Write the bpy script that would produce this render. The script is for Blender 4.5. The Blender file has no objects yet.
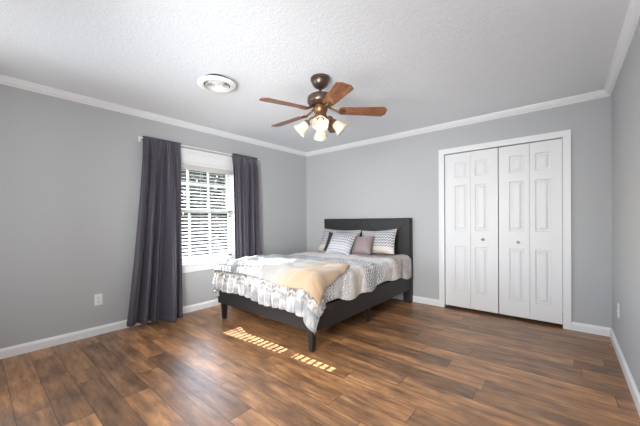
import bpy, bmesh, math, random
from mathutils import Vector, Matrix, noise
random.seed(4)
PI = math.pi
S = bpy.context.scene
C = S.collection

# ------------------------------------------------------------------ camera
PITCH, YAW, ROLL = -0.00576, -0.72089, -0.00784
cam_d = bpy.data.cameras.new('camera'); cam = bpy.data.objects.new('camera', cam_d); C.objects.link(cam)
cam_d.sensor_width = 36.0; cam_d.sensor_fit = 'HORIZONTAL'
cam_d.lens = 294.17 / 640 * 36.0
cam_d.shift_x = 13.07 / 640; cam_d.shift_y = 9.27 / 640
cam_d.clip_start = 0.02
fw = Vector((math.cos(PITCH)*math.sin(YAW), math.cos(PITCH)*math.cos(YAW), math.sin(PITCH)))
rt = Vector((math.cos(YAW), -math.sin(YAW), 0)); up = rt.cross(fw)
rt2 = rt*math.cos(ROLL) + up*math.sin(ROLL); up2 = -rt*math.sin(ROLL) + up*math.cos(ROLL)
M = Matrix((rt2, up2, -fw)).transposed().to_4x4(); M.translation = (3.6724, -4.1689, 1.1741)
cam.matrix_world = M
S.camera = cam

# ------------------------------------------------------------------ world, sun, area light, exposure
SUN_DIR = Vector((1.0, 0.055, -0.685)).normalized()
world = bpy.data.worlds.new('sky'); S.world = world; world.use_nodes = True
wn = world.node_tree; wn.nodes.clear()
sky = wn.nodes.new('ShaderNodeTexSky'); sky.sky_type = 'NISHITA'; sky.sun_disc = False
sky.sun_elevation = math.radians(36); sky.sun_rotation = math.radians(-90)
bg = wn.nodes.new('ShaderNodeBackground'); bg.inputs[1].default_value = 2.4
wo = wn.nodes.new('ShaderNodeOutputWorld')
wn.links.new(sky.outputs[0], bg.inputs[0]); wn.links.new(bg.outputs[0], wo.inputs[0])

def light(name, kind, loc, direction, energy, color=(1, 1, 1), **kw):
    d = bpy.data.lights.new(name, kind); o = bpy.data.objects.new(name, d); C.objects.link(o)
    o.location = loc; o.rotation_euler = Vector(direction).to_track_quat('-Z', 'Y').to_euler()
    d.energy = energy; d.color = color
    for k, v in kw.items(): setattr(d, k, v)
    return o
light('sun', 'SUN', (-6, -2, 6), SUN_DIR, 36.0, (0.98, 0.99, 1.0), angle=0.003)
portal = light('window_portal', 'AREA', (-0.16, -2.11, 1.285), (1, 0, 0), 1, shape='RECTANGLE', size=1.03, size_y=1.32)
portal.data.cycles.is_portal = True
light('fill_light_left', 'AREA', (1.1, -4.43, 1.4), (0.15, 1, -0.05), 15, (0.97, 0.985, 1.0), shape='RECTANGLE', size=1.4, size_y=1.8)  # added fill behind the camera
light('fill_light_right', 'AREA', (3.0, -4.43, 1.4), (-0.15, 1, 0), 58, (0.95, 0.975, 1.0), shape='RECTANGLE', size=1.4, size_y=1.8)  # unseen fill added at the front wall to brighten the room
light('fill_light_soft', 'AREA', (2.2, -4.43, 1.25), (-0.4, 1, 0.02), 52, (0.97, 0.985, 1.0), shape='RECTANGLE', size=1.2, size_y=1.2, spread=1.6)  # added soft fill lamp, out of view behind the camera
light('fill_light_cool', 'AREA', (0.03, -4.0, 1.4), (1, 0.55, -0.12), 18, (0.74, 0.87, 1.0), shape='RECTANGLE', size=0.7, size_y=1.3, spread=1.7)  # added bluish fill on the left wall, no window there
S.view_settings.view_transform = 'Standard'; S.view_settings.look = 'None'
S.view_settings.gamma = 1.0; S.view_settings.use_curve_mapping = False
S.view_settings.exposure = 0.12

# ------------------------------------------------------------------ node helper and materials
class NT:
    def __init__(s, name):
        s.m = bpy.data.materials.new(name); s.m.use_nodes = True
        s.t = s.m.node_tree; s.t.nodes.clear()
        s.out = s.t.nodes.new('ShaderNodeOutputMaterial')
        s.b = s.t.nodes.new('ShaderNodeBsdfPrincipled')
        s.t.links.new(s.b.outputs[0], s.out.inputs[0])
    def n(s, kind, **kw):
        x = s.t.nodes.new('ShaderNode' + kind)
        for k, v in kw.items(): setattr(x, k, v)
        return x
    def put(s, sock, v):
        if isinstance(v, bpy.types.NodeSocket): s.t.links.new(v, sock)
        elif v is not None:
            if isinstance(v, (tuple, list)) and len(v) == 3 and sock.type == 'RGBA': v = (*v, 1)
            sock.default_value = v
    def math(s, op, a, b=None, c=None, clamp=False):
        x = s.n('Math', operation=op, use_clamp=clamp)
        for i, v in enumerate((a, b, c)): s.put(x.inputs[i], v)
        return x.outputs[0]
    def mix(s, f, a, b, blend='MIX'):
        x = s.n('Mix', data_type='RGBA', blend_type=blend)
        s.put(x.inputs[0], f); s.put(x.inputs[6], a); s.put(x.inputs[7], b)
        return x.outputs[2]
    def coord(s, kind='Object'):
        return s.n('TexCoord').outputs[kind]
    def scale(s, vec, sc):
        x = s.n('Mapping'); s.put(x.inputs[0], vec); x.inputs['Scale'].default_value = sc
        return x.outputs[0]
    def noise(s, vec, scale, detail=3, rough=0.5):
        x = s.n('TexNoise'); s.put(x.inputs['Vector'], vec)
        x.inputs['Scale'].default_value = scale; x.inputs['Detail'].default_value = detail
        x.inputs['Roughness'].default_value = rough
        return x.outputs['Fac']
    def ramp(s, f, stops, interp='LINEAR'):
        x = s.n('ValToRGB'); s.put(x.inputs[0], f); e = x.color_ramp.elements; x.color_ramp.interpolation = interp
        while len(e) < len(stops): e.new(0.5)
        for el, (p, c) in zip(e, stops):
            el.position = p; el.color = (*c, 1) if len(c) == 3 else c
        return x.outputs[0]
    def xyz(s, vec):
        x = s.n('SeparateXYZ'); s.put(x.inputs[0], vec); return x.outputs
    def bump(s, h, strength=0.3, dist=0.01):
        x = s.n('Bump'); s.put(x.inputs['Height'], h)
        x.inputs['Strength'].default_value = strength; x.inputs['Distance'].default_value = dist
        s.put(s.b.inputs['Normal'], x.outputs[0])
    def set(s, color=None, rough=None, metal=None, spec=None, **kw):
        s.put(s.b.inputs['Base Color'], color); s.put(s.b.inputs['Roughness'], rough)
        s.put(s.b.inputs['Metallic'], metal); s.put(s.b.inputs['Specular IOR Level'], spec)
        for k, v in kw.items(): s.put(s.b.inputs[k.replace('_', ' ')], v)
        return s

def srgb(r, g, b):
    f = lambda c: c/12.92 if c <= 0.04045 else ((c+0.055)/1.055)**2.4
    return tuple(f(x/255) for x in (r, g, b))

def plain(name, col, rough=0.5, metal=0.0, spec=0.5, grain=0.0, gscale=60, bump=0.0, **kw):
    t = NT(name); v = t.coord()
    f = t.noise(v, gscale, 3)
    c = t.mix(f, tuple(x*(1-grain) for x in col), tuple(min(1, x*(1+grain)) for x in col))
    t.set(c, rough, metal, spec, **kw)
    if bump: t.bump(f, bump, 0.004)
    return t.m

MAT = {}
MAT['wall'] = plain('grey_wall_paint', srgb(185, 186, 187), 0.6, spec=0.3, grain=0.02, gscale=180, bump=0.05)
MAT['trim'] = plain('white_trim_paint', srgb(236, 236, 236), 0.35, grain=0.01)
MAT['door'] = plain('white_door_paint', srgb(232, 232, 232), 0.4, grain=0.01)
MAT['plastic'] = plain('white_plastic', srgb(238, 238, 236), 0.35, grain=0.01)
MAT['slat'] = plain('white_blind_slat', srgb(205, 204, 199), 0.55, grain=0.01)
MAT['dark'] = plain('dark_void', srgb(40, 40, 42), 0.8)
MAT['vinyl'] = plain('charcoal_upholstery', srgb(46, 44, 44), 0.5, spec=0.4, grain=0.12, gscale=300, bump=0.08)
MAT['leg'] = plain('black_wooden_leg', srgb(38, 35, 35), 0.35, grain=0.1)
MAT['bronze'] = plain('antique_bronze', srgb(100, 84, 74), 0.3, metal=0.8, grain=0.15, gscale=30)
MAT['brass'] = plain('aged_brass', srgb(128, 94, 66), 0.35, metal=0.75, grain=0.15, gscale=30)
MAT['nickel'] = plain('satin_nickel_knob', srgb(205, 203, 200), 0.3, metal=0.7)
MAT['mattress'] = plain('white_mattress_ticking', srgb(225, 224, 220), 0.8, grain=0.03)
MAT['mauve'] = plain('mauve_satin', srgb(142, 124, 124), 0.5, grain=0.08, gscale=25, Sheen_Weight=0.3)
MAT['charcoal'] = plain('charcoal_pillow_fabric', srgb(48, 47, 52), 0.8, grain=0.1, gscale=80)
MAT['soil'] = plain('dry_lawn', srgb(58, 58, 42), 0.9, grain=0.4, gscale=3)
MAT['soffit'] = plain('white_soffit', srgb(220, 220, 215), 0.7)
MAT['bark'] = plain('bark', srgb(70, 58, 48), 0.9, grain=0.3, gscale=14)

# ceiling: sprayed texture
t = NT('textured_ceiling'); v = t.coord()
f1 = t.noise(v, 58, 4, 0.65); f2 = t.noise(v, 120, 2)
h = t.math('ADD', t.math('MULTIPLY', t.ramp(f1, [(0.45, (0, 0, 0)), (0.62, (1, 1, 1))]), 0.8), t.math('MULTIPLY', f2, 0.4))
t.set(t.mix(f1, srgb(232, 236, 240), srgb(241, 244, 247)), 0.8, spec=0.2); t.bump(h, 0.34, 0.006)
MAT['ceiling'] = t.m

# floor: planks 0.165 wide along x
t = NT('wood_plank_floor'); X = t.xyz(t.coord())
ry = t.math('DIVIDE', t.math('ADD', X[1], 3.35 + 0.165*20), 0.165)
row = t.math('FLOOR', ry); fy = t.math('FRACT', ry)
wn1 = t.n('TexWhiteNoise', noise_dimensions='1D'); t.put(wn1.inputs['W'], row)
rx = t.math('ADD', t.math('DIVIDE', X[0], 1.22), t.math('MULTIPLY', wn1.outputs['Value'], 7.0))
col = t.math('FLOOR', rx); fx = t.math('FRACT', rx)
cv = t.n('CombineXYZ'); t.put(cv.inputs[0], row); t.put(cv.inputs[1], col)
wn2 = t.n('TexWhiteNoise', noise_dimensions='2D'); t.put(wn2.inputs['Vector'], cv.outputs[0])
rnd = wn2.outputs['Value']
gv = t.n('CombineXYZ')
t.put(gv.inputs[0], t.math('ADD', X[0], t.math('MULTIPLY', rnd, 37.0)))
t.put(gv.inputs[1], t.math('ADD', X[1], t.math('MULTIPLY', row, 3.1)))
t.put(gv.inputs[2], t.math('MULTIPLY', rnd, 11.0))
g1 = t.noise(t.scale(gv.outputs[0], (1.5, 9, 1)), 2.2, 6, 0.64)
g2 = t.noise(t.scale(gv.outputs[0], (3, 60, 1)), 3.0, 4, 0.6)
g3 = t.noise(t.scale(gv.outputs[0], (2.2, 5.0, 1)), 1.6, 4, 0.6)
base = t.ramp(g1, [(0.28, srgb(92, 66, 48)), (0.42, srgb(138, 101, 70)), (0.58, srgb(170, 126, 88)), (0.76, srgb(204, 160, 116))])
base = t.mix(t.ramp(g3, [(0.48, (0, 0, 0)), (0.68, (0.62, 0.62, 0.62))]), base, srgb(86, 64, 48))
base = t.mix(t.math('MULTIPLY', g2, 0.3), base, srgb(96, 68, 52))
tone = t.ramp(rnd, [(0.0, (0.74, 0.71, 0.69)), (0.5, (1.10, 1.05, 0.98)), (1.0, (1.58, 1.47, 1.28))])
base = t.mix(1.0, base, tone, 'MULTIPLY')
ey = t.math('MINIMUM', fy, t.math('SUBTRACT', 1.0, fy))
ex = t.math('MINIMUM', fx, t.math('SUBTRACT', 1.0, fx))
seam = t.math('MAXIMUM', t.math('LESS_THAN', ey, 0.013), t.math('LESS_THAN', ex, 0.0020))
base = t.mix(t.math('MULTIPLY', seam, 0.7), base, srgb(44, 30, 24))
t.set(base, t.math('ADD', 0.30, t.math('MULTIPLY', g2, 0.16)), spec=0.75)
t.bump(t.math('SUBTRACT', t.math('MULTIPLY', g2, 0.5), seam), 0.22, 0.002)
MAT['floor'] = t.m

# glass pane: clear with a weak mirror
t = NT('window_glass'); tr = t.n('BsdfTransparent'); gl = t.n('BsdfGlossy'); gl.inputs['Roughness'].default_value = 0.02
mx = t.n('MixShader'); mx.inputs[0].default_value = 0.05
tr.inputs[0].default_value = (0.95, 0.97, 0.97, 1)
t.t.links.new(tr.outputs[0], mx.inputs[1]); t.t.links.new(gl.outputs[0], mx.inputs[2]); t.t.links.new(mx.outputs[0], t.out.inputs[0])
MAT['glass'] = t.m

# frosted lamp glass
t = NT('frosted_lamp_glass'); di = t.n('BsdfPrincipled'); di.inputs['Base Color'].default_value = (0.92, 0.88, 0.80, 1)
di.inputs['Roughness'].default_value = 0.3
tl = t.n('BsdfTranslucent'); tl.inputs[0].default_value = (0.95, 0.88, 0.76, 1)
mx = t.n('MixShader'); mx.inputs[0].default_value = 0.55
t.t.links.new(di.outputs[0], mx.inputs[1]); t.t.links.new(tl.outputs[0], mx.inputs[2]); t.t.links.new(mx.outputs[0], t.out.inputs[0])
MAT['lampglass'] = t.m
t = NT('lit_bulb'); em = t.n('Emission'); em.inputs[0].default_value = (1.0, 0.83, 0.6, 1); em.inputs[1].default_value = 5
t.t.links.new(em.outputs[0], t.out.inputs[0]); MAT['bulb'] = t.m

# fan blade wood
t = NT('walnut_fan_blade'); g = t.noise(t.scale(t.coord('UV'), (4, 45, 1)), 2.5, 5, 0.6)
t.set(t.ramp(g, [(0.3, srgb(92, 54, 30)), (0.55, srgb(142, 88, 50)), (0.8, srgb(186, 126, 76))]), 0.22, spec=0.8)
MAT['blade'] = t.m

# curtain cloth
t = NT('plum_grey_curtain_cloth'); v = t.coord()
g = t.noise(t.scale(v, (1, 1, 1.0)), 420, 2)
t.set(t.mix(g, srgb(58, 53, 62), srgb(82, 77, 88)), 0.5, spec=0.5, Sheen_Weight=0.2, Sheen_Roughness=0.4)
t.bump(g, 0.15, 0.002); MAT['curtain'] = t.m

# leaves
t = NT('hedge_leaves'); g = t.noise(t.coord(), 5, 4)
t.set(t.ramp(g, [(0.3, srgb(18, 21, 17)), (0.55, srgb(38, 40, 32)), (0.75, srgb(74, 70, 58))]), 0.55)
MAT['leaf'] = t.m

def zigzag(t, u, v, fu, fv, amp):
    """chevron rows: 0..1 saw in v bent by a triangle wave in u"""
    tri = t.math('PINGPONG', t.math('MULTIPLY', u, fu), 1.0)
    return t.math('FRACT', t.math('ADD', t.math('MULTIPLY', v, fv), t.math('MULTIPLY', tri, amp)))

# comforter: u = metres across, v = metres from the head
t = NT('banded_comforter_cloth'); X = t.xyz(t.coord('UV'))
tt = t.math('DIVIDE', X[1], 2.7)
W_ = srgb(244, 240, 238); PK = srgb(240, 224, 216); LG = srgb(228, 227, 229)
ground = t.ramp(tt, [(0.0, srgb(204, 194, 190)), (0.10, srgb(206, 196, 192)), (0.19, PK), (0.27, W_), (0.33, LG), (0.44, LG), (0.49, PK),
                     (0.54, srgb(206, 190, 176)), (0.58, W_), (0.70, LG), (0.80, srgb(186, 178, 171)), (0.845, srgb(152, 152, 154)), (1.0, srgb(158, 153, 148))])  # foot end greyed in colour to offset the strong light on it
band = t.ramp(tt, [(0.0, (0.05,)*3), (0.085, (0.05,)*3), (0.10, (1,)*3), (0.165, (1,)*3), (0.185, (0.1,)*3), (0.31, (0.12,)*3), (0.335, (1,)*3),
                   (0.45, (1,)*3), (0.475, (0.1,)*3), (0.56, (0.1,)*3), (0.60, (0.5,)*3), (0.66, (0.35,)*3), (0.69, (0.9,)*3), (0.822, (1,)*3), (0.838, (0.05,)*3), (1.0, (0.0,)*3)])
z1 = zigzag(t, X[0], X[1], 30, 24, 0.7)
on = t.math('GREATER_THAN', z1, 0.40)
dots = t.math('GREATER_THAN', t.math('FRACT', t.math('MULTIPLY', X[0], 30)), 0.15)
ink = t.ramp(tt, [(0.0, srgb(70, 68, 74)), (0.30, srgb(62, 62, 74)), (0.46, srgb(70, 66, 70)), (0.62, srgb(120, 116, 118)), (0.72, srgb(92, 84, 80)), (1.0, srgb(96, 90, 86))])
f = t.math('MULTIPLY', t.math('MULTIPLY', on, dots), t.math('MULTIPLY', band, 0.80))
c = t.mix(f, ground, ink)
cn = t.noise(t.coord('UV'), 9, 4)
c = t.mix(t.ramp(cn, [(0.42, (0, 0, 0)), (0.62, (0.45,)*3)]), c, srgb(236, 232, 229))
t.set(c, 0.85, spec=0.2, Sheen_Weight=0.15)
iso = t.noise(t.coord('UV'), 22, 5, 0.65); gath = t.noise(t.scale(t.coord('UV'), (30, 3, 1)), 1.0, 4, 0.6)
foot = t.ramp(tt, [(0.81, (0, 0, 0)), (0.84, (1, 1, 1))])
hh = t.math('ADD', t.math('MULTIPLY', iso, t.math('SUBTRACT', 1.0, foot)), t.math('MULTIPLY', t.math('MULTIPLY', gath, 3.4), foot))
t.bump(hh, 1.0, 0.024)
MAT['comforter'] = t.m

# throw: pale grey with a tan end; left end's colour darkened to offset strong sun
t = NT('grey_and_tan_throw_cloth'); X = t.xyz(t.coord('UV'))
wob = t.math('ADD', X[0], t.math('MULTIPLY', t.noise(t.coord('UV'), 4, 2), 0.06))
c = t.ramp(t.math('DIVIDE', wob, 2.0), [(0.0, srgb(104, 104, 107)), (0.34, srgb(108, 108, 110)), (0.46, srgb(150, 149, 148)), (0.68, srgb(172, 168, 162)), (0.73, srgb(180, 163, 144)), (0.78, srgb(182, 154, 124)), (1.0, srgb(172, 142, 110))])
g = t.noise(t.coord('UV'), 160, 2)
c = t.mix(t.math('MULTIPLY', g, 0.25), c, srgb(150, 140, 130))
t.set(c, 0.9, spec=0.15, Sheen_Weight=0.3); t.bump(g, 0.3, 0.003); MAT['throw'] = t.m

def sham_mat(name, ground_stops, ink_c, fu, fv, amp, duty, mask):
    t = NT(name); X = t.xyz(t.coord('UV'))
    z = zigzag(t, X[0], X[1], fu, fv, amp)
    on = t.math('GREATER_THAN', z, duty)
    m = t.ramp(X[1], mask)
    c = t.mix(t.math('MULTIPLY', on, m), t.ramp(X[1], ground_stops), ink_c)
    t.set(c, 0.85, spec=0.2); t.bump(t.noise(t.coord('UV'), 40, 3), 0.3, 0.006)
    return t.m
MAT['sham'] = sham_mat('chevron_sham_cloth', [(0.0, srgb(222, 210, 200)), (0.25, srgb(222, 214, 208)), (0.45, srgb(206, 205, 206)), (1, srgb(204, 204, 206))],
                       srgb(112, 112, 120), 26, 9, 0.6, 0.52, [(0.16, (0.1,)*3), (0.28, (0.9,)*3), (0.85, (0.95,)*3), (1, (0.5,)*3)])
MAT['square'] = sham_mat('chevron_pillow_cloth', [(0.0, srgb(208, 208, 212)), (0.5, srgb(214, 212, 212)), (1, srgb(200, 200, 204))],
                         srgb(112, 112, 126), 24, 9, 0.6, 0.52, [(0.0, (0.6,)*3), (0.12, (0.8,)*3), (0.3, (0.5,)*3), (0.5, (0.9,)*3), (0.9, (0.95,)*3), (1, (0.5,)*3)])

# ------------------------------------------------------------------ mesh helpers
class B(bmesh.types.BMesh if False else object):
    def __init__(s): s.bm = bmesh.new()
    def box(s, a, b, bevel=0.0):
        x0, y0, z0 = (min(a[i], b[i]) for i in range(3)); x1, y1, z1 = (max(a[i], b[i]) for i in range(3))
        tmp = bmesh.new()
        bmesh.ops.create_cube(tmp, size=1.0)
        for v in tmp.verts: v.co = Vector(((x0+x1)/2 + v.co.x*(x1-x0), (y0+y1)/2 + v.co.y*(y1-y0), (z0+z1)/2 + v.co.z*(z1-z0)))
        if bevel: bmesh.ops.bevel(tmp, geom=tmp.edges[:], offset=bevel, segments=2, affect='EDGES', profile=0.6)
        s.merge(tmp); return s
    def merge(s, tmp):
        me = bpy.data.meshes.new('tmp'); tmp.to_mesh(me); tmp.free(); s.bm.from_mesh(me); bpy.data.meshes.remove(me)
    def lathe(s, prof, loc=(0, 0, 0), axis=(0, 0, 1), n=28, flute=0.0, nfl=8):
        """profile (r, h) spun around axis through loc"""
        q = Vector((0, 0, 1)).rotation_difference(Vector(axis).normalized()).to_matrix()
        rings = []
        for k, (r, h) in enumerate(prof):
            ring = []
            for i in range(n):
                a = 2*PI*i/n; rr = r*(1 + flute*(k/(len(prof)-1))**2*math.cos(nfl*a))
                ring.append(s.bm.verts.new(Vector(loc) + q @ Vector((rr*math.cos(a), rr*math.sin(a), h))))
            rings.append(ring)
        for p, r in zip(rings, rings[1:]):
            for i in range(n): s.bm.faces.new((p[i], p[(i+1) % n], r[(i+1) % n], r[i]))
        return s
    def cap(s):
        bmesh.ops.holes_fill(s.bm, edges=[e for e in s.bm.edges if e.is_boundary]); return s
    def tube(s, pts, r, n=12):
        pts = [Vector(p) for p in pts]; rings = []
        rs = r if isinstance(r, (list, tuple)) else [r]*len(pts)
        for i, p in enumerate(pts):
            d = (pts[min(i+1, len(pts)-1)] - pts[max(i-1, 0)]).normalized()
            a = d.orthogonal().normalized() if abs(d.z) > 0.95 else d.cross(Vector((0, 0, 1))).normalized()
            b = d.cross(a)
            rings.append([s.bm.verts.new(p + rs[i]*(a*math.cos(2*PI*k/n) + b*math.sin(2*PI*k/n))) for k in range(n)])
        for p, q in zip(rings, rings[1:]):
            for k in range(n): s.bm.faces.new((p[k], p[(k+1) % n], q[(k+1) % n], q[k]))
        s.bm.faces.new(rings[0][::-1]); s.bm.faces.new(rings[-1]); return s
    def grid(s, nu, nv, fn, uv=None, closed=False):
        """fn(i, j) -> point; uv(i, j) -> uv"""
        vs = [[s.bm.verts.new(fn(i, j)) for j in range(nv)] for i in range(nu)]
        L = s.bm.loops.layers.uv.verify() if uv else None
        for i in range(nu-1):
            for j in range(nv-1):
                idx = ((i, j), (i+1, j), (i+1, j+1), (i, j+1))
                fc = s.bm.faces.new([vs[a][b] for a, b in idx])
                if L:
                    for l, (a, b) in zip(fc.loops, idx): l[L].uv = uv(a, b)
        return s
    def prism(s, poly, vec):
        a = [s.bm.verts.new(Vector(p)) for p in poly]; b = [s.bm.verts.new(Vector(p)+Vector(vec)) for p in poly]
        n = len(a)
        s.bm.faces.new(a[::-1]); s.bm.faces.new(b)
        for i in range(n): s.bm.faces.new((a[i], a[(i+1) % n], b[(i+1) % n], b[i]))
        return s

def root_origin(o):
    while o.parent: o = o.parent
    return Vector(o.location)

def obj(name, b, mat, parent=None, smooth=False, angle=None, origin=None):
    bm = b.bm
    bmesh.ops.recalc_face_normals(bm, faces=bm.faces[:])
    org = root_origin(parent) if parent else Vector(origin) if origin else Vector((0, 0, 0))
    for v in bm.verts: v.co -= org
    me = bpy.data.meshes.new(name); bm.to_mesh(me); bm.free()
    o = bpy.data.objects.new(name, me); C.objects.link(o)
    if parent: o.parent = parent
    else: o.location = org
    me.materials.append(MAT[mat])
    if smooth:
        for p in me.polygons: p.use_smooth = True
    if angle is not None:
        for p in me.polygons: p.use_smooth = True
        me.set_sharp_from_angle(angle=math.radians(angle))
    return o

def thing(name, label, cat, loc, group=None):
    o = bpy.data.objects.new(name, None); C.objects.link(o); o.location = loc
    o.empty_display_size = 0.1
    return tag(o, label, cat, group)
def tag(o, label, cat, group=None):
    o['label'] = label; o['category'] = cat
    if group: o['group'] = group
    return o
def struct(o, label=None, cat=None):
    o['kind'] = 'structure'
    if label: o['label'] = label
    if cat: o['category'] = cat
    return o
def sgroup(name, label, cat, loc):
    o = bpy.data.objects.new(name, None); C.objects.link(o); o.location = loc; o.empty_display_size = 0.1
    return struct(o, label, cat)

# ------------------------------------------------------------------ room shell
XR, YF, H = 4.017, -4.45, 2.44
WT = 0.15
WY0, WY1, WZ0, WZ1 = -2.63, -1.59, 0.62, 1.95       # window opening
DX0, DX1, DZ = 2.455, 3.655, 2.045                  # closet opening
struct(obj('floor', B().box((-WT, YF-WT, -0.1), (XR+WT, 0.75, 0)), 'floor'), 'brown wood plank floor of the bedroom', 'floor')
struct(obj('ceiling', B().box((-WT, YF-WT, H), (XR+WT, 0.75, H+0.1)), 'ceiling'), 'white sprayed texture ceiling', 'ceiling')
b = B()
b.box((-WT, YF-WT, 0), (0, WY0, H)).box((-WT, WY1, 0), (0, WT, H))
b.box((-WT, WY0, 0), (0, WY1, WZ0)).box((-WT, WY0, WZ1), (0, WY1, H))
struct(obj('wall_left', b, 'wall'), 'light grey wall with the curtained window', 'wall')
b = B()
b.box((0, 0, 0), (DX0, 0.12, H)).box((DX1, 0, 0), (XR, 0.12, H)).box((DX0, 0, DZ), (DX1, 0.12, H))
struct(obj('wall_back', b, 'wall'), 'light grey wall behind the bed and closet', 'wall')
struct(obj('wall_right', B().box((XR, YF-WT, 0), (XR+WT, 0.75, H)), 'wall'), 'light grey wall at the right edge', 'wall')
struct(obj('wall_front', B().box((0, YF-WT, 0), (XR, YF, H)), 'wall'), 'grey wall behind the viewpoint', 'wall')
b = B().box((DX0-0.1, 0.68, 0), (DX1+0.1, 0.74, H)).box((DX0-0.12, 0.12, 0), (DX0-0.06, 0.74, H)).box((DX1+0.06, 0.12, 0), (DX1+0.12, 0.74, H))
struct(obj('wall_closet', b, 'wall'), 'inside of the closet', 'wall')

# baseboards
def basebd(name, p0, p1, nrm, label):
    """profile swept between two floor points; nrm points into the room"""
    p0, p1, n = Vector(p0), Vector(p1), Vector(nrm)
    prof = [(0, 0), (0.0177, 0), (0.0177, 0.062), (0.013, 0.074), (0.007, 0.080), (0.005, 0.0865), (0, 0.0865)]
    poly = [p0 + n*d + Vector((0, 0, z)) for d, z in prof]
    struct(obj(name, B().prism(poly, p1-p0), 'trim'), label, 'baseboard')
basebd('baseboard_left', (0, YF, 0), (0, 0, 0), (1, 0, 0), 'white baseboard along the window wall')
basebd('baseboard_back', (0, 0, 0), (2.39, 0, 0), (0, -1, 0), 'white baseboard behind the bed, left of the closet')
basebd('baseboard_back_corner', (3.715, 0, 0), (XR, 0, 0), (0, -1, 0), 'short white baseboard right of the closet')
basebd('baseboard_right', (XR, YF, 0), (XR, 0, 0), (-1, 0, 0), 'white baseboard along the right wall')

# crown mouldings
def crown(name, p0, p1, nrm, label):
    p0, p1, n = Vector(p0), Vector(p1), Vector(nrm)
    prof = [(0, 2.378), (0.010, 2.378), (0.012, 2.388), (0.022, 2.392), (0.036, 2.404), (0.044, 2.420), (0.054, 2.426), (0.0575, 2.44), (0, 2.44)]
    poly = [p0 + n*d + Vector((0, 0, z)) for d, z in prof]
    struct(obj(name, B().prism(poly, p1-p0), 'trim'), label, 'crown moulding')
crown('trim_1', (0, YF, 0), (0, 0, 0), (1, 0, 0), 'white crown moulding above the window wall')
crown('trim_2', (0, 0, 0), (XR, 0, 0), (0, -1, 0), 'white crown moulding above the back wall')
crown('trim_3', (XR, YF, 0), (XR, 0, 0), (-1, 0, 0), 'white crown moulding above the right wall')

# closet casing
b = B()
T = 0.0177; e = 0.062
b.box((DX0-e, -T, 0), (DX0+0.004, 0.0, DZ-0.004)).box((DX1-0.004, -T, 0), (DX1+e, 0.0, DZ-0.004)).box((DX0-e, -T, DZ-0.004), (DX1+e, 0.0, DZ+e))
b.box((DX0-e-0.001, -T-0.005, 0), (DX0-e+0.016, 0.0, DZ+e-0.016)).box((DX1+e-0.016, -T-0.005, 0), (DX1+e+0.001, 0.0, DZ+e-0.016)).box((DX0-e-0.001, -T-0.005, DZ+e-0.016), (DX1+e+0.001, 0.0, DZ+e+0.001))
# jamb liners
b.box((DX0, 0.0, 0), (DX0+0.004, 0.119, DZ)).box((DX1-0.004, 0.0, 0), (DX1, 0.119, DZ)).box((DX0, 0, DZ-0.004), (DX1, 0.119, DZ))
struct(obj('trim_4', b, 'trim'), 'white casing around the closet opening', 'door casing')

# bifold closet doors
def leaf(parent, x0, x1, px0, px1):
    z0, z1 = 0.035, 2.032
    yf = 0.012
    rows = [(0.222, 0.828), (1.03, 1.612), (1.718, 1.912)]
    off = (0.0, 0.008, 0.018, 0.042)
    def f(d):
        if d <= 0: return 0.0
        if d < 0.008: return 0.014*d/0.008
        if d < 0.018: return 0.014
        if d < 0.042: return 0.014 - 0.012*(d-0.018)/0.024
        return 0.002
    xs = sorted({x0, x1} | {px0+o for o in off} | {px1-o for o in off})
    zs = sorted({z0, z1} | {r[0]+o for r in rows for o in off} | {r[1]-o for r in rows for o in off})
    def dep(x, z):
        for r in rows:
            d = min(x-px0, px1-x, z-r[0], r[1]-z)
            if d > 0: return f(d+1e-9)
        return 0.0
    b = B()
    b.grid(len(xs), len(zs), lambda i, j: Vector((xs[i], yf+dep(xs[i], zs[j]), zs[j])))
    b.box((x0, yf+0.001, z0), (x1, yf+0.033, z1)) if False else None
    # rim and back
    y1 = yf + 0.034
    c = [(x0, z0), (x1, z0), (x1, z1), (x0, z1)]
    for (xa, za), (xb, zb) in zip(c, c[1:]+c[:1]):
        vs = [b.bm.verts.new(p) for p in ((xa, yf, za), (xb, yf, zb), (xb, y1, zb), (xa, y1, za))]; b.bm.faces.new(vs)
    b.bm.faces.new([b.bm.verts.new((x, y1, z)) for x, z in c])
    return obj('door_leaf', b, 'door', parent)
def knob(parent, x, z):
    b = B().lathe([(0.0, 0.0), (0.011, 0.0), (0.009, 0.008), (0.008, 0.014), (0.015, 0.020), (0.0175, 0.027), (0.015, 0.033), (0.0, 0.036)], (x, 0.012, z), (0, -1, 0), 20)
    o = obj('knob', b, 'nickel', parent, smooth=True); o['label'] = 'small satin metal door knob'
d1 = sgroup('door_1', 'left white six-panel bifold closet door', 'closet door', (2.76, 0.02, 0.0))
leaf(d1, 2.463, 2.764, 2.583, 2.731)
l2 = leaf(d1, 2.767, 3.062, 2.818, 2.955); knob(l2, 2.905, 0.925)
d2 = sgroup('door_2', 'right white six-panel bifold closet door', 'closet door', (3.36, 0.02, 0.0))
l3 = leaf(d2, 3.071, 3.366, 3.175, 3.315); knob(l3, 3.262, 0.905)
leaf(d2, 3.369, 3.647, 3.418, 3.551)

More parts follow.
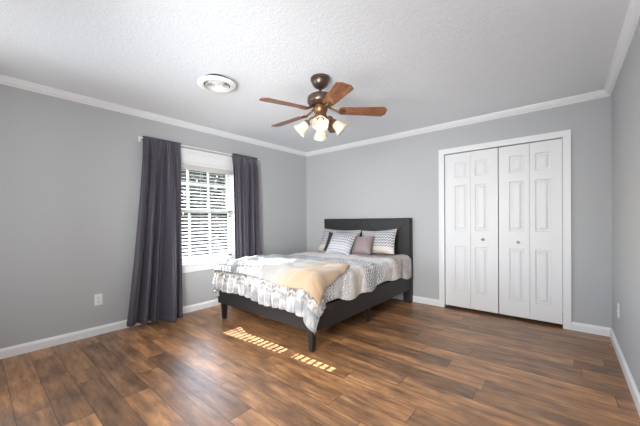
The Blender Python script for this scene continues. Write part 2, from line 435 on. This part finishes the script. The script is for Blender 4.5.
# ------------------------------------------------------------------ window
w = sgroup('window_1', 'white double-hung window behind the blind, between the curtains', 'window', (0, (WY0+WY1)/2, WZ0))
b = B()
b.box((-WT, WY0, WZ0), (-0.001, WY0+0.035, WZ1)).box((-WT, WY1-0.035, WZ0), (-0.001, WY1, WZ1)).box((-WT, WY0, WZ1-0.035), (-0.001, WY1, WZ1)).box((-WT, WY0, WZ0), (-0.001, WY1, WZ0+0.03))
obj('window_frame', b, 'trim', w)
def sash(z0, z1, x, name):
    y0, y1 = WY0+0.036, WY1-0.036; r = 0.038
    b = B().box((x-0.015, y0, z0), (x+0.015, y0+r, z1)).box((x-0.015, y1-r, z0), (x+0.015, y1, z1)).box((x-0.015, y0, z0), (x+0.015, y1, z0+r)).box((x-0.015, y0, z1-r), (x+0.015, y1, z1))
    o = obj(name, b, 'trim', w)
    gy = [y0+r + (y1-y0-2*r)*k/3 for k in (1, 2)]
    m = B()
    for y in gy: m.box((x-0.011, y-0.011, z0+r), (x+0.011, y+0.011, z1-r))
    zm = 1.685
    if name == 'upper_sash': m.box((x-0.010, y0+r, zm-0.011), (x+0.010, y1-r, zm+0.011))
    obj('muntin_grid', m, 'trim', o)
    g = B().box((x-0.003, y0+r-0.005, z0+r-0.005), (x+0.003, y1-r+0.005, z1-r+0.005))
    obj('glass', g, 'glass', o)
sash(WZ0+0.031, 1.345, -0.082, 'lower_sash'); sash(1.30, WZ1-0.036, -0.118, 'upper_sash')
b = B()
CT = 0.02; cw = 0.062
b.box((0, WY0-cw, WZ0), (CT, WY0+0.005, WZ1+0.01), 0.004).box((0, WY1-0.005, WZ0), (CT, WY1+cw, WZ1+0.01), 0.004)
b.box((0, WY0-cw, WZ1-0.005), (CT, WY1+cw, 2.06), 0.004).box((0, WY0-cw-0.01, 2.05), (CT+0.012, WY1+cw+0.01, 2.075), 0.004).box((0, WY0-cw-0.02, 2.07), (CT+0.028, WY1+cw+0.02, 2.105), 0.006)
b.box((0, WY0-cw, 0.515), (0.016, WY1+cw, 0.60), 0.004)
obj('window_casing', b, 'trim', w)
obj('window_sill', B().box((-0.06, WY0+0.001, WZ0-0.002), (0.0, WY1-0.001, WZ0+0.012)).box((0, WY0-cw-0.02, 0.597), (0.045, WY1+cw+0.02, WZ0+0.012), 0.006), 'trim', w)

# blind with separate slats
bl = thing('window_blind', 'white horizontal slat blind hanging inside the window frame', 'blind', (-0.03, (WY0+WY1)/2, WZ0+0.02))
by0, by1 = WY0+0.042, WY1-0.042
xb = -0.032
obj('headrail', B().box((xb-0.028, by0, 1.868), (xb+0.022, by1, 1.912), 0.003).box((xb+0.024, by0, 1.845), (xb+0.03, by1, 1.914), 0.002), 'slat', bl)
tilt = math.radians(20); half = 0.025
zb, zt = 0.672, 1.845
n = 27
for k in range(n):
    zc = zb + (zt-zb)*k/(n-1) - 0.012
    b = B()
    pts = []
    for q in range(7):
        s_ = -half + 2*half*q/6
        cu = 0.0022*(1-(s_/half)**2)
        pts.append((xb + s_*math.cos(tilt) + cu*math.sin(tilt), zc - s_*math.sin(tilt) + cu*math.cos(tilt)))
    th = 0.0026
    poly = [(x, by0, z+th/2) for x, z in pts] + [(x, by0, z-th/2) for x, z in pts[::-1]]
    b.prism(poly, (0, by1-by0, 0))
    obj('slat', b, 'slat', bl)
obj('bottom_rail', B().box((xb-0.025, by0, 0.634), (xb+0.025, by1, 0.650), 0.003), 'slat', bl)
for y in (by0+0.14, (by0+by1)/2, by1-0.14):
    b = B()
    for x in (xb-0.0265, xb+0.0265): b.tube([(x, y, 0.645), (x, y, 1.875)], 0.0012, 6)
    obj('ladder_cord', b, 'slat', bl)

# ------------------------------------------------------------------ outside the window
struct(obj('ground_outside', B().box((-14, -12, -0.5), (-0.16, 8, -0.4)), 'soil'), 'dry lawn outside the window', 'ground')
b = B().box((-0.94, -6, 2.30), (-0.16, 2, 2.34)).box((-0.96, -6, 2.29), (-0.93, 2, 2.46))
struct(obj('roof_eave', b, 'soffit'), 'white roof overhang outside the window', 'eave')
def tree(x, y, hgt, rad, label):
    t_ = thing('evergreen_tree', label, 'tree', (x, y, -0.4), 'evergreen trees beyond the window')
    b = B()
    b.tube([(x, y, -0.4), (x+0.08, y, 1.0), (x, y+0.08, hgt*0.7)], [0.13, 0.10, 0.05], 8)
    obj('trunk', b, 'bark', t_)
    b = B()
    rr = random.Random(int((x*7+y*13)*100))
    for _ in range(4200):
        a = rr.uniform(0, 2*PI); zz = rr.uniform(0, 1)
        prof = rad*(0.80+0.25*math.sin(PI*min(1, zz*0.95+0.05)))*(1-0.35*zz**5)
        r = prof*math.sqrt(rr.uniform(0.2, 1))
        p = Vector((x+r*math.cos(a), y+r*math.sin(a), -0.3+zz*(hgt+0.3)))
        u = Vector((rr.gauss(0, 1), rr.gauss(0, 1), rr.gauss(0, 1))).normalized(); v = u.orthogonal().normalized()
        s_ = rr.uniform(0.09, 0.19)
        b.bm.faces.new([b.bm.verts.new(p+q) for q in (u*s_, v*s_*0.5, -u*s_, -v*s_*0.5)])
    obj('foliage', b, 'leaf', t_)
for x, y, hh, lb in ((-10.0, 2.95, 4.7, 'dark evergreen outside, behind the left half of the blind'),
                     (-10.0, 5.3, 4.7, 'dark evergreen outside, behind the right half of the blind'),
                     (-12.7, 5.4, 5.8, 'taller dark evergreen outside, farther back between the two nearer trees')):
    tree(x, y, hh, 1.05, lb)

# ------------------------------------------------------------------ curtain rod and curtains
RX, RZ = 0.085, 2.125
rod = thing('curtain_rod', 'thin white curtain rod above the window', 'curtain rod', (0, -2.07, RZ))
obj('rod', B().tube([(RX, -2.90, RZ), (RX, -1.22, RZ)], 0.0075, 12), 'plastic', rod, smooth=False)
for y in (-2.892, -1.228):
    b = B().tube([(RX, y, RZ), (RX*0.9, y, RZ), (0.004, y, RZ)], 0.006, 10).box((0.0, y-0.012, RZ-0.03), (0.005, y+0.012, RZ+0.03), 0.002)
    obj('bracket', b, 'plastic', rod)
for y, d in ((-2.90, -1), (-1.22, 1)):
    obj('end_cap', B().lathe([(0.0, 0), (0.0105, 0), (0.0115, 0.008), (0.008, 0.016), (0, 0.018)], (RX, y, RZ), (0, d, 0), 14), 'plastic', rod, smooth=True)

def curtain(name, label, top, bot, zbot, folds, amp_t, amp_b, xoff, seed, hem_fn=None, extra=None):
    """top/bot = (y0, y1) spans; folds = number of pleats"""
    t_ = thing(name, label, 'curtain', (RX, (top[0]+top[1])/2, zbot), 'window curtains')
    b = B(); nu, nv = 161, 60
    rr = random.Random(seed); ph = [rr.uniform(0, 6) for _ in range(6)]
    def P(i, j):
        u = i/(nu-1); h = j/(nv-1)            # h 0 bottom, 1 top
        k = 1-h
        z0 = zbot + (hem_fn(u) if hem_fn else 0)
        z = z0 + (RZ+0.022-z0)*h
        e_ = k**1.25
        y = (top[0]+(top[1]-top[0])*u)*(1-e_) + (bot[0]+(bot[1]-bot[0])*u)*e_
        amp = amp_t + (amp_b-amp_t)*min(1, k*1.3)
        pin = min(1.0, max(0.0, (RZ-0.035-z)/0.15))       # pocket stays tight on the rod
        wv = 2.2*abs(math.sin(PI*folds*u+ph[0] + 0.35*math.sin(2.2*k+ph[1]) + 0.5*math.sin(2*PI*u+ph[4])))**0.75 - 1.3 + 0.3*math.sin(2*PI*folds*2.1*u+ph[2]+0.8*k)*(1-0.7*k)
        fine = 0.008*math.sin(2*PI*folds*3*u+ph[3])
        x = RX + xoff*k + amp*wv*(0.2+0.8*pin) + fine*(1-k)
        if extra: 
            dx, dy = extra(u, k); x += dx; y += dy
        y += 0.012*math.cos(2*PI*folds*u+ph[0])*pin
        if z > RZ-0.035: x = RX + (x-RX)*0.45 + 0.011
        return Vector((max(x, 0.03), y, z))
    b.grid(nu, nv, P)
    o = obj('panel', b, 'curtain', t_, smooth=True)
    m = o.modifiers.new('thickness', 'SOLIDIFY'); m.thickness = 0.003; m.offset = 0
    b = B()                                               # stitched hem strip along the bottom edge
    b.grid(nu, 4, lambda i, j: P(i, 0) + Vector((0.004, 0, 0.0+0.02*j)))
    h_ = obj('hem', b, 'curtain', t_, smooth=True)
    m = h_.modifiers.new('thickness', 'SOLIDIFY'); m.thickness = 0.002; m.offset = 0
    b = B().grid(nu, 5, lambda i, j: Vector((RX-0.012 + 0.002*math.sin(i*0.9), P(i, nv-1).y, RZ+0.022-0.057*j/4)))
    p_ = obj('rod_pocket', b, 'curtain', t_, smooth=True)
    m = p_.modifiers.new('thickness', 'SOLIDIFY'); m.thickness = 0.002; m.offset = 0
    return t_
def hem_left(u):
    return 0.055*(1-u)**1.2 if u < 0.5 else 0.024*(1-u) * 0.6
def fold_left(u, k):
    # right half swells into the room, a deep tuck lies between the halves
    bulge = math.exp(-((u-0.80)/0.16)**2)*0.10*k
    tuck = -math.exp(-((u-0.55)/0.07)**2)*0.07*min(1, k*1.5)
    return bulge+tuck, 0
curtain('curtain', 'plum grey floor-length curtain left of the window, its hem flaring over the baseboard', (-2.885, -2.455), (-3.10, -2.50), 0.012, 4.0, 0.018, 0.060, 0.06, 3, hem_left, fold_left)
curtain('curtain', 'plum grey curtain right of the window, falling behind the bed', (-1.70, -1.245), (-1.71, -1.25), 0.012, 4, 0.020, 0.048, 0.03, 8)

# ------------------------------------------------------------------ wall outlets
def outlet(origin, u, nrm, label, w_=0.072, h_=0.118, duplex=True):
    """u = horizontal direction along the wall, nrm = into the room"""
    o = Vector(origin); u = Vector(u); n_ = Vector(nrm)
    t_ = thing('wall_outlet', label, 'outlet', o, 'wall outlets')
    def slab(b, cu, cz, su, sz, d0, d1, bev=0.0):
        a = o + u*(cu-su/2) + Vector((0, 0, cz-sz/2)) + n_*d0
        c = o + u*(cu+su/2) + Vector((0, 0, cz+sz/2)) + n_*d1
        b.box(a, c, bev)
    b = B(); slab(b, 0, 0, w_, h_, 0, 0.006, 0.002); obj('cover_plate', b, 'plastic', t_)
    for cz in (0.022, -0.022):
        b = B(); slab(b, 0, cz, 0.034, 0.030, 0.006, 0.009, 0.001); s_ = obj('socket', b, 'plastic', t_)
        b = B(); slab(b, -0.007, cz+0.002, 0.003, 0.010, 0.009, 0.0095); slab(b, 0.007, cz+0.002, 0.003, 0.008, 0.009, 0.0095); slab(b, 0, cz-0.009, 0.005, 0.005, 0.009, 0.0095)
        obj('slots', b, 'dark', s_)
    b = B(); slab(b, 0, 0, 0.006, 0.006, 0.006, 0.0075); obj('screw', b, 'nickel', t_)
outlet((0, -3.305, 0.365), (0, 1, 0), (1, 0, 0), 'white wall outlet in the open, left of the left curtain')
outlet((0, -2.968, 0.355), (0, 1, 0), (1, 0, 0), 'white wall outlet half hidden behind the left curtain edge')
outlet((XR, -0.503, 0.38), (0, 1, 0), (-1, 0, 0), 'white wall outlet low on the right wall near the closet')

# ------------------------------------------------------------------ ceiling vent
VX, VY = 1.325, -2.705
ve = thing('ceiling_vent', 'round white air vent with concentric rings on the ceiling', 'vent', (VX, VY, H-0.05))
D = (0, 0, -1)
obj('neck', B().lathe([(0.118, 0.0), (0.118, 0.034), (0.113, 0.034), (0.113, 0.0)], (VX, VY, H), D, 40), 'dark', ve, smooth=True)
obj('outer_flange', B().lathe([(0.112, 0.030), (0.148, 0.030), (0.166, 0.036), (0.168, 0.041), (0.160, 0.048), (0.140, 0.053), (0.122, 0.055), (0.114, 0.050)], (VX, VY, H), D, 48), 'plastic', ve, angle=30)
obj('throat', B().lathe([(0.112, 0.003), (0.0005, 0.003)], (VX, VY, H), D, 40), 'dark', ve)
for r in (0.100, 0.080, 0.060, 0.040):
    obj('ring', B().lathe([(r-0.013, 0.016), (r-0.002, 0.034), (r+0.003, 0.050), (r, 0.051), (r-0.005, 0.035), (r-0.016, 0.017)], (VX, VY, H), D, 40), 'plastic', ve, angle=40)
obj('centre_cap', B().lathe([(0.001, 0.050), (0.014, 0.049), (0.020, 0.043), (0.001, 0.041)], (VX, VY, H), D, 24), 'plastic', ve, smooth=True)
b = B()
for a in (0, PI/2):
    d = Vector((math.cos(a), math.sin(a), 0))*0.117
    b.tube([Vector((VX, VY, H-0.028))-d, Vector((VX, VY, H-0.028))+d], 0.003, 6)
obj('support_bar', b, 'plastic', ve)

# ------------------------------------------------------------------ ceiling fan
FX, FY = 2.0385, -2.115
fan = thing('ceiling_fan', 'five-blade brown ceiling fan with a four-lamp light kit', 'ceiling fan', (FX, FY, 1.92))
FC = (FX, FY, 0)
obj('canopy', B().lathe([(0.0, 2.34), (0.024, 2.342), (0.036, 2.350), (0.054, 2.362), (0.068, 2.378), (0.076, 2.398), (0.078, 2.408), (0.086, 2.414), (0.088, 2.430), (0.084, 2.44)], FC), 'bronze', fan, angle=35)
obj('downrod', B().tube([(FX, FY, 2.29), (FX, FY, 2.35)], 0.012, 16), 'bronze', fan, smooth=False)
obj('motor_housing', B().lathe([(0.0, 2.302), (0.03, 2.302), (0.045, 2.292), (0.095, 2.282), (0.112, 2.270), (0.116, 2.255), (0.116, 2.225), (0.108, 2.210), (0.09, 2.196), (0.06, 2.188), (0.0, 2.186)], FC, n=36), 'bronze', fan, angle=35)
obj('switch_housing', B().lathe([(0.0, 2.187), (0.062, 2.186), (0.066, 2.165), (0.058, 2.140), (0.050, 2.128), (0.052, 2.108), (0.060, 2.095), (0.056, 2.070), (0.034, 2.052), (0.012, 2.044), (0.008, 2.034), (0, 2.03)], FC), 'brass', fan, angle=35)
TH0 = math.radians(38.97)
for k in range(5):
    a = TH0 - k*2*PI/5
    d = Vector((math.cos(a), math.sin(a), 0)); s_ = Vector((-math.sin(a), math.cos(a), 0))
    pitch = math.radians(-12)
    cs = s_*math.cos(pitch) + Vector((0, 0, 1))*math.sin(pitch)
    nz = d.cross(cs)
    o0 = Vector((FX, FY, 2.150)); droop = Vector((0, 0, -0.022))
    # outline: narrow root, wide tip with chamfered end
    prof = [(0.165, 0.040), (0.19, 0.052), (0.30, 0.058), (0.42, 0.064), (0.53, 0.070), (0.55, 0.068), (0.579, 0.034)]
    b = B(); L = b.bm.loops.layers.uv.verify()
    tops, bots = [], []
    for r, hw in prof:
        for lst, off in ((tops, 0.0035), (bots, -0.0035)):
            c0 = o0 + d*r + droop*(r/0.57) + nz*off
            lst.append((b.bm.verts.new(c0-cs*hw), b.bm.verts.new(c0+cs*hw), r, hw))
    def face(vs, uvs):
        f_ = b.bm.faces.new(vs)
        for l, q in zip(f_.loops, uvs): l[L].uv = q
    for p, q in zip(range(len(prof)-1), range(1, len(prof))):
        for lst in (tops, bots):
            A, Bq = lst[p], lst[q]
            face((A[0], A[1], Bq[1], Bq[0]), ((A[2]+k, -A[3]), (A[2]+k, A[3]), (Bq[2]+k, Bq[3]), (Bq[2]+k, -Bq[3])))
        for sd in (0, 1):
            face((tops[p][sd], tops[q][sd], bots[q][sd], bots[p][sd]), ((0, 0), (.1, 0), (.1, .01), (0, .01)))
    for e_ in (0, -1):
        face((tops[e_][0], tops[e_][1], bots[e_][1], bots[e_][0]), ((0, 0), (.1, 0), (.1, .01), (0, .01)))
    bo = obj('blade', b, 'blade', fan)
    # blade iron: arm from the motor to a three-lobed plate under the blade root
    b = B()
    c1 = o0 + d*0.155 + Vector((0, 0, -0.012))
    b.tube([Vector((FX, FY, 2.180))+d*0.075, Vector((FX, FY, 2.160))+d*0.105, c1, o0+d*0.20+droop*0.4-nz*0.009], [0.011, 0.010, 0.011, 0.008], 10)
    for rr_, off in ((0.205, 0.0), (0.19, 0.026), (0.19, -0.026)):
        cc = o0 + d*rr_ + droop*(rr_/0.57) + cs*off
        b.lathe([(0.0, -0.010), (0.018, -0.010), (0.022, -0.007), (0.020, -0.0045), (0, -0.0045)], cc, nz, 16)
    obj('blade_iron', b, 'brass', bo, smooth=True)
ka = math.radians(-51.5)
for k in range(4):
    a = ka + k*PI/2
    d = Vector((math.cos(a), math.sin(a), 0)); ax = (d*0.72 + Vector((0, 0, -0.70))).normalized()
    p0 = Vector((FX, FY, 2.085)) + d*0.045
    neck = Vector((FX, FY, 2.050)) + d*0.112
    b = B().tube([p0, p0+d*0.03+Vector((0, 0, 0.006)), p0+d*0.052+Vector((0, 0, -0.008)), neck], 0.0085, 10)
    b.lathe([(0.0, -0.008), (0.024, -0.006), (0.030, 0.004), (0.031, 0.024), (0.027, 0.026), (0.0, 0.020)], neck, ax, 20)
    arm = obj('light_arm', b, 'brass', fan, smooth=True)
    b = B().lathe([(0.025, 0.012), (0.031, 0.022), (0.037, 0.040), (0.041, 0.062), (0.047, 0.084), (0.058, 0.104), (0.068, 0.116)], neck, ax, 48, flute=0.05, nfl=6)
    sh = obj('lamp_shade', b, 'lampglass', arm, smooth=True)
    m = sh.modifiers.new('thickness', 'SOLIDIFY'); m.thickness = 0.003; m.offset = 0
    b = B().lathe([(0.010, 0.026), (0.013, 0.040), (0.018, 0.052), (0.021, 0.064), (0.018, 0.076), (0.009, 0.083), (0.0005, 0.085)], neck, ax, 20)
    obj('bulb', b, 'bulb', arm, smooth=True)
for y_, L_ in ((0.03, 0.10), (-0.03, 0.13)):
    obj('pull_chain', B().tube([(FX+y_, FY+y_*0.6, 2.09), (FX+y_, FY+y_*0.6, 2.09-L_)], 0.0012, 6), 'brass', fan)

# ------------------------------------------------------------------ bed
BX0, BX1, BY0, BY1 = 0.485, 2.02, -0.10, -2.20
bed = thing('bed', 'charcoal upholstered bed frame with tall headboard, against the back wall', 'bed', ((BX0+BX1)/2, -1.15, 0))
# headboard with stitched diagonal seams
hx0, hx1, hz0, hz1 = 0.492, 2.032, 0.19, 1.20
nu, nv = 190, 124
cxh = (hx0+hx1)/2
def groove(x, z):
    q = 9.0
    a = abs((x-hx0) - (hz1-z))/1.414          # from the top left corner
    c = abs((hx1-x) - (hz1-z))/1.414          # from the top right corner
    e2 = abs(abs(x-cxh) - (hz1-z) * 1.0)/1.414  # from the middle of the top
    r = 0
    for dd in (a, c, e2): r = max(r, math.exp(-(dd/0.007)**2))
    edge = min(x-hx0, hx1-x, hz1-z)
    rnd_ = 0.02*max(0, 1-edge/0.02)**2
    return 0.006*r + rnd_
b = B().grid(nu, nv, lambda i, j: Vector((hx0+(hx1-hx0)*i/(nu-1), -0.105+groove(hx0+(hx1-hx0)*i/(nu-1), hz0+(hz1-hz0)*j/(nv-1)), hz0+(hz1-hz0)*j/(nv-1))))
c = [(hx0, hz0), (hx1, hz0), (hx1, hz1), (hx0, hz1)]
for (xa, za), (xb_, zb_) in zip(c, c[1:]+c[:1]):
    b.bm.faces.new([b.bm.verts.new(p) for p in ((xa, -0.085, za), (xb_, -0.085, zb_), (xb_, -0.02, zb_), (xa, -0.02, za))])
b.bm.faces.new([b.bm.verts.new((x, -0.02, z)) for x, z in c])
obj('headboard', b, 'vinyl', bed, angle=30)
for x0 in (hx0, hx1-0.11):
    obj('leg', B().box((x0, -0.095, 0.0), (x0+0.11, -0.02, 0.192), 0.004), 'vinyl', bed)
RZ0, RZ1 = 0.185, 0.40
obj('side_rail', B().box((BX1-0.045, BY1+0.045, RZ0), (BX1, BY0-0.006, RZ1), 0.008), 'vinyl', bed)
obj('side_rail', B().box((BX0, BY1+0.045, RZ0), (BX0+0.045, BY0-0.006, RZ1), 0.008), 'vinyl', bed)
obj('foot_rail', B().box((BX0, BY1, RZ0), (BX1, BY1+0.044, RZ1), 0.010), 'vinyl', bed)
def leg(x, y, z1, r1, r0):
    a = [(x-r0, y-r0, 0), (x+r0, y-r0, 0), (x+r0, y+r0, 0), (x-r0, y+r0, 0)]
    t1 = [(x-r1, y-r1, z1), (x+r1, y-r1, z1), (x+r1, y+r1, z1), (x-r1, y+r1, z1)]
    b = B(); A = [b.bm.verts.new(p) for p in a]; T1 = [b.bm.verts.new(p) for p in t1]
    b.bm.faces.new(A[::-1]); b.bm.faces.new(T1)
    for i in range(4): b.bm.faces.new((A[i], A[(i+1) % 4], T1[(i+1) % 4], T1[i]))
    bmesh.ops.bevel(b.bm, geom=[e_ for e_ in b.bm.edges], offset=0.003, segments=2, affect='EDGES')
    obj('leg', b, 'leg', bed)
leg(0.572, -2.165, RZ0+0.002, 0.030, 0.022); leg(1.962, -2.165, RZ0+0.002, 0.030, 0.022)
leg(1.955, -1.15, RZ0+0.002, 0.020, 0.018); leg(0.55, -1.15, RZ0+0.002, 0.020, 0.018); leg(1.25, -1.15, RZ1-0.07, 0.020, 0.018)
b = B()
for k in range(11):
    y = -0.22 - k*0.19
    b.box((BX0+0.045, y-0.04, RZ1-0.07), (BX1-0.045, y+0.04, RZ1-0.052))
obj('bed_slats', b, 'leg', bed)

b = B().box((0.535, -2.13, RZ1-0.050), (1.97, -0.112, 0.615), 0.06)
mt = obj('mattress', b, 'mattress', None, smooth=True, origin=(1.25, -1.15, RZ1-0.05))
tag(mt, 'white mattress on the bed frame under the banded comforter', 'mattress')

# drape: cloth coordinates (s across from the middle, t from the head) to a point over the bed
XC, HA, LEN, YH = 1.2525, 0.718, 1.985, -0.115
def drape(s, t, ztop, grow, r=0.055, flare=0.06, ripple=0.0, seed=0.0):
    ha = HA if s > 0 else HA-0.045; ln = LEN
    ex = max(abs(s)-ha, 0.0); ey = max(t-ln, 0.0)
    d = math.hypot(ex, ey)
    sx = max(-ha, min(ha, s)); sy = min(t, ln)
    base = Vector((XC+sx, YH-sy, ztop))
    puff = 0.018*noise.noise(Vector((s*3.1+seed, t*2.6, seed))) + 0.013*noise.noise(Vector((s*8, t*7, seed+3)))
    # quilted furrows across the bed
    puff += 0.006*math.sin(t*2*PI/0.24 + 1.5*noise.noise(Vector((s*2, t*2, 5))))
    if d == 0:
        return base + Vector((0, 0, puff + grow*0.0))
    nx = (ex/d)*(1 if s > 0 else -1); ny = -ey/d
    wy = (ey/d)**2
    R_ = r*(1-wy) + 0.155*wy + grow
    arc = R_*PI/2
    if d < arc: h, g = R_*math.sin(d/R_), R_*(1-math.cos(d/R_))
    else: h, g = R_ + flare*(d-arc), R_ + (d-arc)*0.995
    cor = (2*ex*ey/(d*d)) if d > 0 else 0
    k = min(1.0, max(0.0, d-0.06*wy)/0.24)
    # vertical folds run along the edge coordinate
    ec = (t if ex > 0 and ey == 0 else s) + 0.35*math.atan2(ey, ex)
    fold = ripple*k*((math.sin(ec*2*PI/0.36 + 2.2*noise.noise(Vector((ec*3, seed, 1)))) if ey == 0 else 1.6*(2*abs(math.sin(ec*PI/0.105 + 1.6*noise.noise(Vector((ec*4, seed, 1)))))**0.7-1.2)) + 0*( 2.2*noise.noise(Vector((ec*3, seed, 1)))) + 0.7*noise.noise(Vector((ec*16, d*3, seed))))
    h += fold + cor*(0.16 if s > 0 else 0.0)*max(0, d-0.08)
    return base + Vector((nx*h, ny*h, -g + puff*(1-k)*1.0))

ZC = 0.650
b = B()
nu, nv = 170, 190
S0, S1 = -(HA+0.28), HA+0.275
def hang_t(s):   # hem of the foot
    return LEN + 0.350 + 0.075*((s+0.95)/1.9)**2 + 0.012*math.sin(s*9)
def cst(i, j):
    u = i/(nu-1); v = j/(nv-1)
    s = S0 + (S1-S0)*u
    t = v*hang_t(s)
    # side hem varies along the bed
    hs = HA if s > 0 else HA-0.045
    over = max(0, abs(s)-hs)
    if over > 0:
        sc = 1.0 + 0.10*math.sin(t*5+1.0) + 0.06*math.sin(t*13)
        if t < 0.35: sc *= 1.0
        s = math.copysign(hs + over*sc, s)
    return s, t
def cpt(i, j):
    s, t = cst(i, j)
    return drape(s, t, ZC, 0.0, ripple=0.012 if t < LEN else 0.021, flare=0.02)
b.grid(nu, nv, cpt, lambda i, j: (cst(i, j)[0]+1.2, cst(i, j)[1]))
co = obj('comforter', b, 'comforter', None, smooth=True, origin=(XC, -1.15, 0.3))
m = co.modifiers.new('thickness', 'SOLIDIFY'); m.thickness = 0.022; m.offset = 1.0
tag(co, 'quilted comforter with grey chevron bands and pale pink stripes over the bed', 'comforter')

# throw across the foot
b = B(); nu, nv = 150, 80
def tst(i, j):
    u = i/(nu-1); v = j/(nv-1)
    s = -(HA+0.10) + (2*HA+0.10+0.03+0.19*v)*u
    t0 = 1.27 + 0.03*math.sin(u*4) + 0.24*u**3
    t1 = LEN + 0.195 + 0.012*math.sin(u*11) + 0.05*u*u
    return s, t0+(t1-t0)*v
def tpt(i, j):
    s, t = tst(i, j)
    p = drape(s, t, ZC+0.042, 0.040, ripple=0.004, flare=0.03)
    k = max(0, (s-0.35))
    p.z += 0.010*noise.noise(Vector((s*5, t*5, 9))) + 0.012*min(1, k*2)*math.sin((s*0.8+t*1.2)*16)*0.8
    return p
b.grid(nu, nv, tpt, lambda i, j: (tst(i, j)[0]+1.0, tst(i, j)[1]))
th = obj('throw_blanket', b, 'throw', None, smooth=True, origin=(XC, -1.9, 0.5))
m = th.modifiers.new('thickness', 'SOLIDIFY'); m.thickness = 0.026; m.offset = 0
tag(th, 'pale grey throw blanket with a tan end lying across the foot of the bed', 'throw blanket')

# pillows
def pillow(label, mat, cx, cy, cz, w_, h_, d_, lean, yaw, roll=0.0, seed=1, piping=None, group=None):
    """lean = backward tilt from upright; centre at (cx, cy, cz)"""
    t_ = thing('pillow', label, 'pillow', (cx, cy, cz-h_/2), 'pillows at the head of the bed')
    Rm = Matrix.Rotation(yaw, 3, 'Z') @ Matrix.Rotation(-lean, 3, 'X') @ Matrix.Rotation(roll, 3, 'Y')
    n = 40
    def P(i, j, sg):
        u = 2*i/(n-1)-1; v = 2*j/(n-1)-1
        th_ = d_*0.5*(max(0, 1-abs(u)**2.6)**0.55)*(max(0, 1-abs(v)**2.6)**0.55)
        pin = 1 - 0.07*(abs(v)**2)*(1-abs(u)**4) ; pinv = 1 - 0.0
        x = u*w_/2*(1-0.06*(1-v*v)*u*u); z = v*h_/2*(1-0.09*(1-u*u)*v*v)
        wr = 0.006*noise.noise(Vector((u*3+seed, v*3, sg*2+seed)))*(1-u*u)*(1-v*v)
        return Vector((cx, cy, cz)) + Rm @ Vector((x, -sg*(th_+wr), z))
    b = B()
    for sg in (1, -1):
        b.grid(n, n, lambda i, j: P(i, j, sg), lambda i, j: (i/(n-1), j/(n-1)))
    bmesh.ops.remove_doubles(b.bm, verts=b.bm.verts[:], dist=0.0004)
    obj('pillow_cover', b, mat, t_, smooth=True)
    b = B()
    ring = [P(i, 0, 1) for i in range(n)] + [P(n-1, j, 1) for j in range(1, n)] + [P(i, n-1, 1) for i in range(n-2, -1, -1)] + [P(0, j, 1) for j in range(n-2, 0, -1)]
    b.tube(ring + ring[:1], 0.004, 6)
    obj('piping', b, mat, t_, smooth=True)
    return t_
pillow('wide grey chevron sham at the left, farthest back against the headboard', 'sham', 0.91, -0.245, 0.845, 0.74, 0.39, 0.16, 0.42, 0.0, 0.02, 1)
pillow('wide grey chevron sham at the right, leaning on the headboard', 'sham', 1.60, -0.255, 0.855, 0.57, 0.37, 0.17, 0.40, -0.05, -0.07, 5)
pillow('narrow charcoal pillow, mostly hidden behind the square chevron pillow', 'charcoal', 0.97, -0.415, 0.825, 0.36, 0.32, 0.10, 0.42, 0.05, 0.09, 8)
pillow('square grey chevron pillow at the front of the pillow pile', 'square', 1.17, -0.565, 0.83, 0.41, 0.37, 0.15, 0.55, 0.04, 0.07, 11)
pillow('small plain mauve pillow beside the square chevron pillow', 'mauve', 1.475, -0.46, 0.815, 0.30, 0.28, 0.13, 0.45, 0.0, -0.05, 14)
